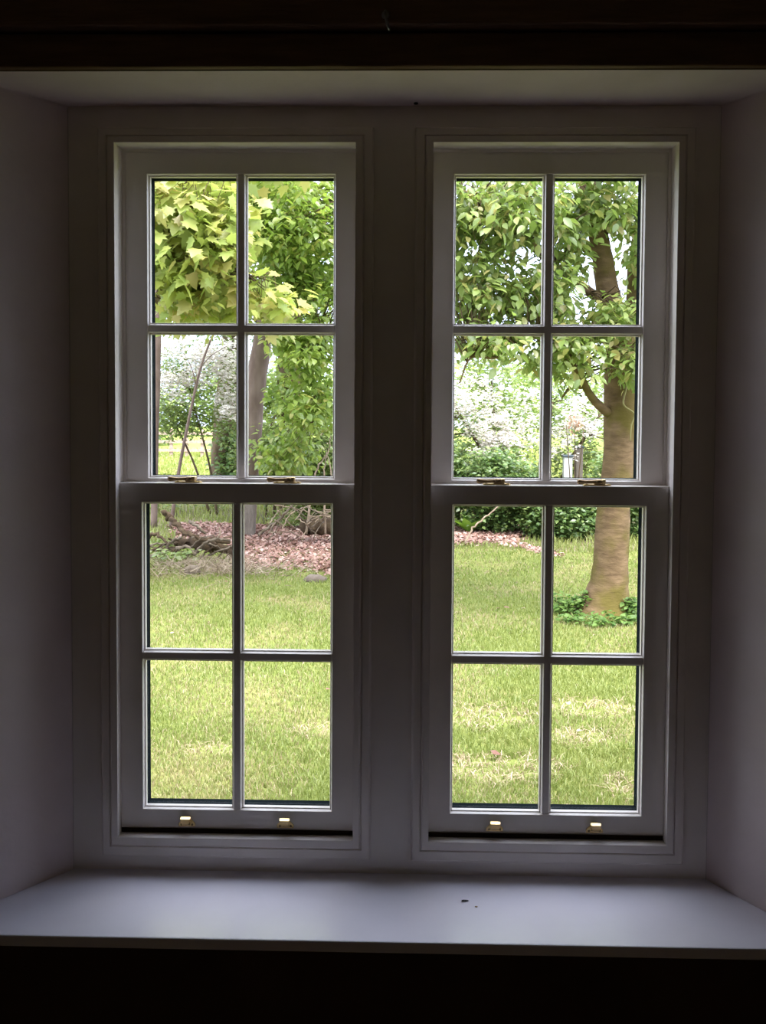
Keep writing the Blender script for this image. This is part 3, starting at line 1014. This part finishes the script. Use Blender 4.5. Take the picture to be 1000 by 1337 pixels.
# ------------------------------------------------------------------ lime tree behind (pinkish trunk)
LY = 10.4
lb = on_ground(322, 698)
lime = empty('lime_tree', (lb[0], lb[1], float(gh(lb[0], lb[1]))))
tag(lime, 'leafy green tree with leaning pinkish-brown trunk behind the leaf litter', 'tree')
LY = lb[1]
lp = [at(318, 704, LY), at(322, 640, LY), at(327, 580, LY), at(332, 520, LY), at(341, 455, LY), at(350, 400, LY), at(360, 330, LY), at(372, 230, LY), at(380, 120, LY)]
P = smooth_path(lp, 4)
Builder().tube(P, taper(len(P), .16, .10), 14, .04).build('trunk', M['pale_bark'], lime, True)
ll = [([lp[6], at(395, 290, LY - .6), at(440, 260, LY - 1.2)], .05, .015), ([lp[5], at(390, 400, LY - .5), at(425, 440, LY - 1)], .04, .012),
      ([lp[6], at(330, 290, LY - .6), at(300, 260, LY - 1.2)], .05, .015), ([lp[7], at(400, 200, LY - 1), at(430, 210, LY - 1.6)], .05, .02),
      ([at(345, 430, LY), at(385, 480, LY - .4), at(430, 520, LY - .8)], .03, .01)]
joints = []
for pts, r0, r1 in ll:
    limb('branch', pts, r0, r1, M['dark_bark'], lime, 8, 5, .05)
    joints += smooth_path(pts, 4)
E_ = [el(380, 290, 9.3, 75, 65, .9, 4), el(390, 370, 9.5, 65, 40, .7, 2), el(330, 270, 9.2, 40, 60, .7, 1.2), el(400, 455, 9.4, 45, 45, .6, 2.0), el(400, 525, 9.5, 42, 35, .5, 1.5),
      el(370, 590, 10.0, 45, 30, .4, 1.0), el(250, 390, 10.2, 60, 40, .7, 1.2), el(480, 350, 9.6, 60, 150, .9, 2.0), el(380, 130, 9.8, 180, 90, 1.8, 2.5)]
C = in_ellipsoids(E_, 800)
P, Fr, S = clusters(C, 18, .25, .096, .8, .6)
C2 = in_ellipsoids([((-1.2, 10.8, 6.8), (2.8, 1.9, 2.6), 1)], 300)
P, Fr, S = [np.concatenate(q_) for q_ in zip((P, Fr, S), clusters(C2, 16, .40, .13, .8, .6))]
foliage(lime, P, Fr, S, OVAL, M['lime'])
twigs(lime, C, joints, M['dark_bark'], .006, every=2)


# ------------------------------------------------------------------ other trees and shrubs
def tree_plain(name, label, base, pts, r0, r1, bark, E_, nC, per, rad, size, mat, tmpl=SMALL, cat='tree', group=None, blossom=None, stems=None, droop=.3):
    t = empty(name, (base[0], base[1], float(gh(base[0], base[1]))))
    tag(t, label, cat, group)
    J = []
    if pts is not None:
        limb('trunk', pts, r0, r1, bark, t, 12, 4, .06)
        J += smooth_path(pts, 4)[3:]
    for s in (stems or []):
        limb('stem', s[0], s[1], s[2], bark, t, 7, 4, .06)
        J += smooth_path(s[0], 4)[2:]
    C = in_ellipsoids(E_, nC)
    P, Fr, S = clusters(C, per, rad, size, .8, droop)
    k = P[:, 2] > gh(P[:, 0], P[:, 1]) + .04
    foliage(t, P[k], Fr[k], S[k], tmpl, mat, singles=0)
    if J:
        twigs(t, C, J, bark, .005, every=4)
    if blossom:
        BE, bn, bper, bs = blossom
        Cb = in_ellipsoids(BE, bn)
        P, Fr, S = clusters(Cb, bper, .15, bs, .8, -.2)
        o = link('blossom', tri_mesh('blossom', *leaf_cloud(P, Fr, S, BLOSSOM)), M['blossom'], t)
        o['kind'] = 'stuff'
    return t


# hawthorn in blossom, far side of the litter
hb = np.array((-2.9, 13.0, 0))
st = [([hb + (dx, dy, -.05), hb + (dx * 2, dy, .9), hb + (dx * 4, dy * 2, 2.0)], .05, .02) for dx, dy in ((.1, .1), (-.15, 0), (.25, -.1), (-.3, .15))]
st = [(a, b * .5, c * .5) for a, b, c in st]
tree_plain('hawthorn_bush', 'white-blossomed hawthorn behind the leaning pole-thin sapling', hb, None, 0, 0, M['dark_bark'],
           [el(255, 490, 13.0, 75, 55, .9, 3), el(235, 548, 13.1, 50, 20, .5, 1.3), el(300, 545, 13.2, 30, 35, .5, .6)], 300, 16, .26, .075, M['hawthorn'],
           blossom=([el(235, 470, 12.2, 55, 34, .4, 3), el(290, 475, 12.3, 40, 40, .4, 2), el(225, 505, 12.2, 35, 24, .3, 1), el(325, 500, 12.6, 16, 50, .3, 1), el(300, 530, 12.4, 20, 24, .3, .6)], 210, 17, .058), stems=st)
hb = np.array((2.0, 12.3, 0))
st = [([hb + (dx, dy, -.05), hb + (dx * 2, dy, .9), hb + (dx * 4, dy * 2, 1.9)], .05, .02) for dx, dy in ((.1, .1), (-.15, 0), (.3, -.1), (-.3, .15))]
tree_plain('hawthorn_bush', 'white-blossomed hawthorn behind the hedge beside the mossy trunk', hb, None, 0, 0, M['dark_bark'],
           [el(640, 545, 12.4, 80, 75, .8, 3), el(745, 545, 12.5, 60, 65, .7, 2.2), el(640, 470, 12.5, 60, 25, .6, .8), el(560, 560, 12.5, 60, 70, .7, 1.2), el(860, 570, 12.6, 50, 55, .6, .9), el(640, 615, 12.3, 70, 32, .4, 1.5), el(760, 610, 12.5, 55, 36, .4, 1.8)], 600, 16, .24, .075, M['hawthorn'],
           blossom=([el(620, 520, 11.7, 45, 34, .3, 2), el(650, 570, 11.6, 50, 34, .3, 2.6), el(690, 545, 11.7, 25, 40, .3, .7), el(765, 540, 11.8, 26, 34, .3, 1.0), el(735, 575, 11.8, 20, 30, .3, .5),
                      el(640, 455, 12, 45, 12, .3, .6), el(838, 570, 11.8, 8, 40, .3, .3), el(560, 540, 11.7, 30, 50, .3, 1)], 230, 16, .058), stems=st)

# dark trunks
b0 = on_ground(293, 652)
tree_plain('ivy_clad_tree', 'thick dark ivy-clad tree trunk beside the bright field', b0, [at(293, 660, b0[1]), at(294, 600, b0[1]), at(297, 540, b0[1]), at(304, 470, b0[1]), at(310, 380, b0[1]), at(318, 250, b0[1])], .30, .20, M['dark_bark'],
           [el(300, 590, b0[1] - .35, 14, 40, .2, 1), el(300, 420, b0[1] - .3, 60, 80, .9, 2), el(310, 625, b0[1] - .4, 26, 16, .3, .7)], 150, 14, .3, .11, M['shrub'])
b0 = on_ground(383, 668)
tree_plain('dark_tree', 'dark brown tree trunk behind the hanging green leaves', b0, [at(383, 675, b0[1]), at(380, 560, b0[1]), at(378, 470, b0[1]), at(384, 380, b0[1]), at(390, 200, b0[1])], .24, .16, M['dark_bark'],
           [el(400, 380, b0[1] + .3, 110, 90, 1.4, 2), el(360, 520, b0[1] - .2, 16, 40, .3, .5), el(330, 300, b0[1], 130, 80, 1.3, 2), el(220, 350, b0[1] + .4, 70, 90, 1.2, 1.4)], 360, 14, .36, .13, M['far_leaf'])

# hedge and undergrowth shrubs, one thing each
SH = [(0, 0, el(352, 600, 12.4, 42, 55, .5, 1), 210, 'hawthorn', 'round green shrub behind the leaf litter, beside the leaning pinkish trunk'),
      (0, 0, el(415, 618, 11.6, 44, 66, .5, 1), 300, 'hawthorn', 'green shrub behind the heap of pale twigs'),
      (0, 0, el(490, 620, 11.9, 50, 55, .5, 1), 190, 'shrub', 'dark hedge shrub at the end of the thick dark log'),
      (0, 0, el(570, 630, 11.6, 55, 55, .5, 1), 220, 'shrub', 'dark hedge shrub behind the bright broad-leaved plant'),
      (0, 0, el(650, 640, 11.0, 55, 55, .5, 1), 260, 'shrub', 'dark hedge shrub with bare stems over the leaf litter'),
      (0, 0, el(735, 672, 10.6, 52, 34, .5, 1), 230, 'shrub', 'dark hedge shrub in front of the white post'),
      (0, 0, el(825, 640, 11.0, 55, 62, .5, 1), 260, 'shrub', 'tall dark hedge shrub behind the mossy trunk'),
      (0, 0, el(920, 640, 11.2, 60, 60, .5, 1), 150, 'shrub', 'dark hedge shrub at the end of the row past the mossy trunk')]
for i, (sx, sy, e, nC, mk, lab) in enumerate(SH):
    c = e[0]
    st = []
    for k in range(7):
        ox = random.uniform(-.35, .35)
        st.append(([np.array((c[0] + ox, c[1] + random.uniform(-.2, .2), -.05)), np.array((c[0] + ox * 1.2, c[1], .35)), np.array((c[0] + ox * 1.6, c[1], c[2]))], random.uniform(.012, .026), .006))
    tree_plain('hedge_shrub', lab, c, None, 0, 0, M['dark_bark'], [e], int(nC * 2.2), 17, .18, .072, M[mk], stems=st, cat='shrub', group='hedge shrubs behind the lawn')

# far trees closing the view beyond the field
FT = [(-60, 530, 42, 90, 70, 'far green tree before the open end of the field'), (60, 535, 46, 90, 60, 'far green tree between the field fence and the open field'), (1010, 520, 46, 90, 70, 'far green tree beyond the end of the hedge'), (170, 545, 37, 70, 55, 'far green tree at the end of the field fence'), (285, 530, 44, 70, 60, 'far green tree behind the dark ivy-clad trunk'), (400, 520, 37, 80, 70, 'far green tree behind the hanging green leaves'),
      (520, 525, 45, 80, 60, 'far green tree seen between the two windows'), (640, 520, 37, 80, 60, 'far green tree behind the white-blossomed hedge'), (760, 515, 46, 90, 60, 'far green tree behind the mossy forked trunk'), (890, 520, 38, 80, 60, 'far green tree past the mossy forked trunk')]
for u, v, Y, ru, rv, lab in FT:
    e = el(u, v, Y, ru, rv, 1.8, 1)
    bp_ = np.array((e[0][0], Y, 0))
    zb = float(gh(bp_[0], Y))
    tree_plain('far_tree', lab, bp_, [(bp_[0], Y, zb - .1), (bp_[0] + .1, Y, zb + 1.2), (bp_[0], Y, e[0][2])], .22, .1, M['dark_bark'], [e], 130, 16, .75, .34, M['far_leaf'], group='far trees beyond the field')

# thin leaning sapling
s0 = on_ground(222, 690)
sap = empty('sapling', (s0[0], s0[1], float(gh(s0[0], s0[1]))))
tag(sap, 'thin pale leaning sapling in front of the white hawthorn blossom', 'sapling')
limb('stem', [at(222, 694, s0[1]), at(233, 618, s0[1]), at(244, 560, s0[1]), at(262, 480, s0[1]), at(283, 425, s0[1])], .030, .014, M['pale_bark'], sap, 8, 5, .05)
limb('twig', [at(256, 505, s0[1]), at(250, 480, s0[1] - .05), at(236, 455, s0[1] - .1)], .009, .004, M['pale_bark'], sap, 6, 4, .05)
limb('twig', [at(262, 480, s0[1]), at(275, 465, s0[1] - .05), at(296, 452, s0[1] - .1)], .008, .004, M['pale_bark'], sap, 6, 4, .05)
s1 = on_ground(203, 688)
sap = empty('sapling', (s1[0], s1[1], float(gh(s1[0], s1[1]))))
tag(sap, 'slim upright bare tree stem at the edge of the brush pile', 'sapling')
limb('stem', [at(201, 692, s1[1]), at(202, 620, s1[1]), at(203, 560, s1[1]), at(206, 450, s1[1]), at(208, 330, s1[1])], .05, .05, M['pale_bark'], sap, 8, 5, .05)
# leafy undergrowth around the sapling
g = on_ground(206, 672)
weed('undergrowth_plant', g[0], g[1], .7, .4, .7, 700, M['hawthorn'], 'loose green undergrowth behind the brush pile', .07, 'plant', tmpl=SMALL)
for (u, v, rx, ry, h, n, lab) in ((205, 722, .30, .2, .28, 150, 'tuft of green weeds growing at the outer end of the brush pile'),
                                    (232, 735, .35, .2, .22, 130, 'tuft of green weeds in front of the pale forked branch in the brush pile'),
                                    (270, 668, .6, .3, .35, 220, 'low green weeds behind the dark logs of the brush pile'),
                                    (385, 690, .45, .25, .35, 260, 'dark green weeds among the pale twigs in the heap')):
    g = on_ground(u, v)
    weed('weed_tuft', g[0], g[1], rx, ry, h, n, M['hawthorn'], lab, .07, 'plant', tmpl=SMALL)
# coppery shoots hanging before the hawthorn
cp = at(750, 555, 11.3)
cs = empty('copper_shrub', (cp[0], 11.3, 0))
tag(cs, 'small shrub with coppery red young leaves behind the white posts', 'shrub')
for k in range(3):
    limb('stem', [(cp[0] + .05 * k, 11.3, -.03), (cp[0] - .05 + .06 * k, 11.3, .7), (cp[0] - .12 + .13 * k, 11.3, cp[2])], .012, .005, M['dark_bark'], cs, 6, 4)
P, Fr, S = clusters(in_ellipsoids([el(748, 553, 11.3, 11, 16, .1, 1)], 12), 5, .09, .060, 1, 1.2)
foliage(cs, P, Fr, S, SMALL, M['pink'], singles=0)

# ------------------------------------------------------------------ posts and fence
def post(name, u, vtop, Y, wpx, mat, label, cap=None):
    t = at(u, vtop, Y)
    w = wpx * (Y + 1.9) / FPX / 2
    z0 = float(gh(t[0], Y))
    p = empty(name, (t[0], Y, z0))
    tag(p, label, 'post')
    Builder().box(t[0] - w, t[0] + w, Y - w, Y + w, z0 - .1, t[2] - (.03 if cap else 0)).build('shaft', mat, p, False, .008)
    if cap:
        Builder().box(t[0] - w * 1.25, t[0] + w * 1.25, Y - w * 1.25, Y + w * 1.25, t[2] - .03, t[2]).build('cap', cap, p, False, .006)
    return p


post('garden_post', 741, 594, 11.45, 11, M['white_post'], 'short white post with dark cap behind the lawn', M['slate'])
post('garden_post', 756, 582, 11.8, 9, M['grey_post'], 'taller grey post with dark cap beside the short white post', M['slate'])
g = on_ground(326, 696)
post('wooden_post', 326, 636, g[1] - .35, 13, M['grey_post'], 'grey weathered wooden post beside the heap of twigs')

fen = empty('field_fence', (-7.6, 30.0, float(gh(-7.6, 30.0))))
tag(fen, 'pale weathered wooden fence across the far field', 'fence')
FYY = 30.0
for i in range(17):
    x = -11.5 + i * .55
    z = float(gh(x, FYY))
    Builder().box(x - .055, x + .055, FYY - .05, FYY + .05, z - .1, z + 1.0 + random.uniform(-.05, .05)).build('post', M['fence'], fen, False, .01)
for h in (.25, .55, .85):
    z = float(gh(-7, FYY))
    Builder().box(-11.6, -2.5, FYY - .09, FYY - .05, z + h - .05, z + h + .05).build('rail', M['fence'], fen)

# ------------------------------------------------------------------ dead wood
def dead(name, pts, r0, r1, mat, label, group=None, sub=None):
    P = smooth_path(pts, 5)
    k = max(r0, r1) * .55 + .004
    P = [p + (0 if i in (0, len(P) - 1) else 1) * np.array([random.uniform(-k, k) for _ in range(3)]) for i, p in enumerate(P)]
    o = Builder().tube(P, taper(len(P), r0, r1), 9, .18).build(name, mat, None, True)
    return tag(o, label, 'branch', group)


def gp(u, v, lift=0.0, Yoff=0.0):
    """a point lifted above the ground seen at the pixel (u, v + what the lift hides)"""
    q = on_ground(u, v)
    q[1] += Yoff
    q[2] = float(gh(q[0], q[1])) + lift
    return q


BY = 8.55
def bq(u, v, dy=0.0):
    return at(u, v, BY + dy)


GL = 'crooked dead branches heaped in the brush pile'
dead('fallen_log', [bq(213, 667, .3), bq(219, 674, .3), bq(228, 680, .2), bq(237, 693, .1), bq(250, 697), bq(266, 704, -.1), bq(300, 708, -.1)], .034, .022, M['dark_wood'], 'thick dark dead log slanting down across the brush pile')
dead('fallen_log', [bq(232, 708, .2), bq(258, 712, .1), bq(285, 716), bq(310, 722, -.1)], .06, .05, M['dark_wood'], 'stout dark rotten log lying under the brush pile')
dead('dead_branch', [bq(194, 727, -.2), bq(213, 722, -.2), bq(224, 707, -.2), bq(236, 701, -.2)], .022, .014, M['dead_wood'], 'pale forked dead branch rising from the grass at the edge of the brush pile')
dead('dead_branch', [bq(230, 716, -.3), bq(246, 714, -.3), bq(254, 724, -.3), bq(265, 712, -.3), bq(280, 704, -.3), bq(300, 706, -.2)], .022, .016, M['dead_wood'], 'pale zigzag dead branch across the front of the brush pile')
dead('dead_branch', [bq(248, 680, .1), bq(258, 687), bq(268, 697)], .020, .014, M['dead_wood'], 'short grey stub of dead branch lying on top of the dark log')
dead('dead_branch', [bq(284, 704, -.3), bq(287, 696, -.3), bq(286, 688, -.3)], .012, .006, M['twig'], 'short pale twig sticking straight up from the brush pile')
dead('dead_branch', [bq(190, 702, .1), bq(205, 698, .1), bq(218, 710, 0)], .024, .015, M['dark_wood'], 'dark curved dead branch arching at the outer end of the brush pile')
for i in range(22):
    u, v = random.uniform(196, 300), random.uniform(700, 722)
    a = random.uniform(-.6, .6)
    L = random.uniform(14, 28)
    dead('brush_stick', [bq(u - L * math.cos(a), v + 6 + L * math.sin(a), -.1), bq(u, v, random.uniform(-.2, .2)), bq(u + L * math.cos(a), v - L * math.sin(a) * .6, .1)], .012, .006,
         *random.choice([(M['dead_wood'], 'thin grey dead stick tangled among the logs of the brush pile'), (M['dark_wood'], 'thin dark brown dead stick tangled among the logs of the brush pile')]), 'sticks in the brush pile')

# heap of pale twigs
TY = 9.6
def tq(u, v, dy=0.0):
    return at(u, v, TY + dy)


dead('fallen_log', [tq(402, 688, .3), tq(420, 688, .3), tq(445, 687, .3), tq(480, 688, .3)], .11, .10, M['dark_wood'], 'thick dark log lying behind the heap of pale twigs')
dead('dead_branch', [tq(338, 697, -.2), tq(352, 688), tq(366, 676), tq(378, 664), tq(384, 652, .1)], .020, .012, M['dead_wood'], 'long grey dead branch leaning up out of the litter by the grey post')
dead('dead_branch', [tq(400, 697, -.1), tq(406, 640, 0), tq(414, 612, .1), tq(428, 590, .2), tq(432, 570, .3)], .016, .007, M['twig'], 'tall pale forked dead branch standing up behind the heap of twigs')
dead('dead_branch', [tq(425, 697, -.1), tq(424, 640, 0), tq(423, 612, .1), tq(427, 590, .2)], .013, .006, M['twig'], 'pale upright dead stick beside the tall forked dead branch')
dead('dead_branch', [tq(440, 697, -.1), tq(434, 640), tq(430, 600, .1), tq(424, 590, .2)], .012, .005, M['twig'], 'slender pale dead stick crossing the tall forked dead branch')
for i in range(26):
    u, v = random.uniform(358, 440), random.uniform(662, 696)
    a = random.uniform(-1.2, 1.2)
    L = random.uniform(10, 26)
    dead('pale_twig', [tq(u - L * math.cos(a), min(v + 3 + L * math.sin(a), 704), -.15), tq(u, v, random.uniform(-.2, .2)), tq(u + L * math.cos(a), min(v - L * math.sin(a) * .8, 702), .1)], .009, .004,
         *random.choice([(M['dead_wood'], 'thin grey twig in the heap of twigs on the leaf litter')] + [(M['twig'], 'thin pale tan twig in the heap of twigs on the leaf litter')] * 2), 'twigs in the pale heap')
q0 = on_ground(610, 716)
dead('dead_branch', [at(607, 712, q0[1]), at(615, 692, q0[1] + .1), at(628, 680, q0[1] + .2), at(645, 666, q0[1] + .3), at(660, 650, q0[1] + .4)], .014, .008, M['twig'], 'pale dead branch leaning over the bright broad-leaved plant')

# ------------------------------------------------------------------ leaf litter
n = 30000
x = rng.uniform(-4.6, 2.2, n)
y = rng.uniform(7.2, 11.6, n)
k = litter_zone(x, y + .12 * rng.normal(size=n))
x, y = x[k], y[k]
P = np.stack([x, y, gh(x, y) + .005 + .03 * rng.random(len(x))], 1)
o = link('leaf_litter', tri_mesh('leaf_litter', *leaf_cloud(P, frames(len(x), 0, .9), .055 * (.5 + .9 * rng.random(len(x))), LITTER)), M['litter'])
tag(o, 'bed of pinkish-brown fallen leaves under the trees', 'leaf litter', kind='stuff')
# dead grass tangle in front of the brush pile
n = 1500
x = rng.normal(-1.95, .42, n)
y = rng.normal(7.65, .36, n)
P = np.stack([x, y, gh(x, y) + .01 + .05 * rng.random(n)], 1)
STALK = (np.array([(-.02, 0, 0), (.02, 0, 0), (.012, .5, .06), (-.012, .5, .06), (0, 1, .03)]), np.array([(0, 1, 2), (0, 2, 3), (3, 2, 4)]))
o = link('dead_stalks', tri_mesh('dead_stalks', *leaf_cloud(P, frames(n, -.3, .9), .17 * (.5 + .9 * rng.random(n)), STALK)), M['stalk'])
tag(o, 'tangle of dead brown stalks in the grass before the brush pile', 'dead grass', kind='stuff')

# single fallen leaves and stones on the lawn
LL = [(665, 797, .075), (681, 797, .05), (648, 796, .05), (300, 768, .07), (741, 929, .05), (583, 1008, .05), (655, 995, .07), (432, 905, .04), (752, 965, .045), (222, 832, .06), (560, 850, .05)]
for i, (u, v, s) in enumerate(LL):
    g = on_ground(u, v)
    me = tri_mesh('fallen_leaf', LITTER[0] * s * .85, LITTER[1])
    o = link('fallen_leaf', me, M['litter'])
    o.location = (g[0], g[1], float(gh(g[0], g[1])) + .028)
    o.rotation_euler = (random.uniform(-.15, .15), random.uniform(-.15, .15), random.uniform(0, 6))
    tag(o, {0: 'largest pale fallen leaf on the lawn beside the ivy of the mossy trunk', 1: 'small fallen leaf between the largest fallen leaf and the ivy clump',
            2: 'small fallen leaf on the far side of the largest fallen leaf from the ivy', 3: 'dry fallen leaf in the grass before the dead brown stalks',
            6: 'dark curled fallen leaf at the rim of the bare straw patch'}.get(i, 'small pale curled fallen leaf lying in the open lawn grass'), 'leaf', 'single fallen leaves on the lawn')


def stone(u, v, rx, ry, rz, label, mat):
    g = on_ground(u, v)
    bm = bmesh.new()
    bmesh.ops.create_icosphere(bm, subdivisions=2, radius=1)
    for vv in bm.verts:
        vv.co *= 1 + random.uniform(-.16, .16)
        vv.co = Vector((vv.co.x * rx + g[0], vv.co.y * ry + g[1], max(vv.co.z, -.5) * rz + float(gh(g[0], g[1])) + rz * .35))
    me = bpy.data.meshes.new('stone')
    bm.to_mesh(me)
    bm.free()
    return tag(link('stone', me, mat, None, True), label, 'stone')


stone(412, 758, .13, .08, .055, 'grey-brown stone half sunk in the grass before the leaf litter', M['rock'])
stone(252, 752, .09, .07, .07, 'dark lump of rotten stump in the dead stalks before the brush pile', M['dead_wood'])
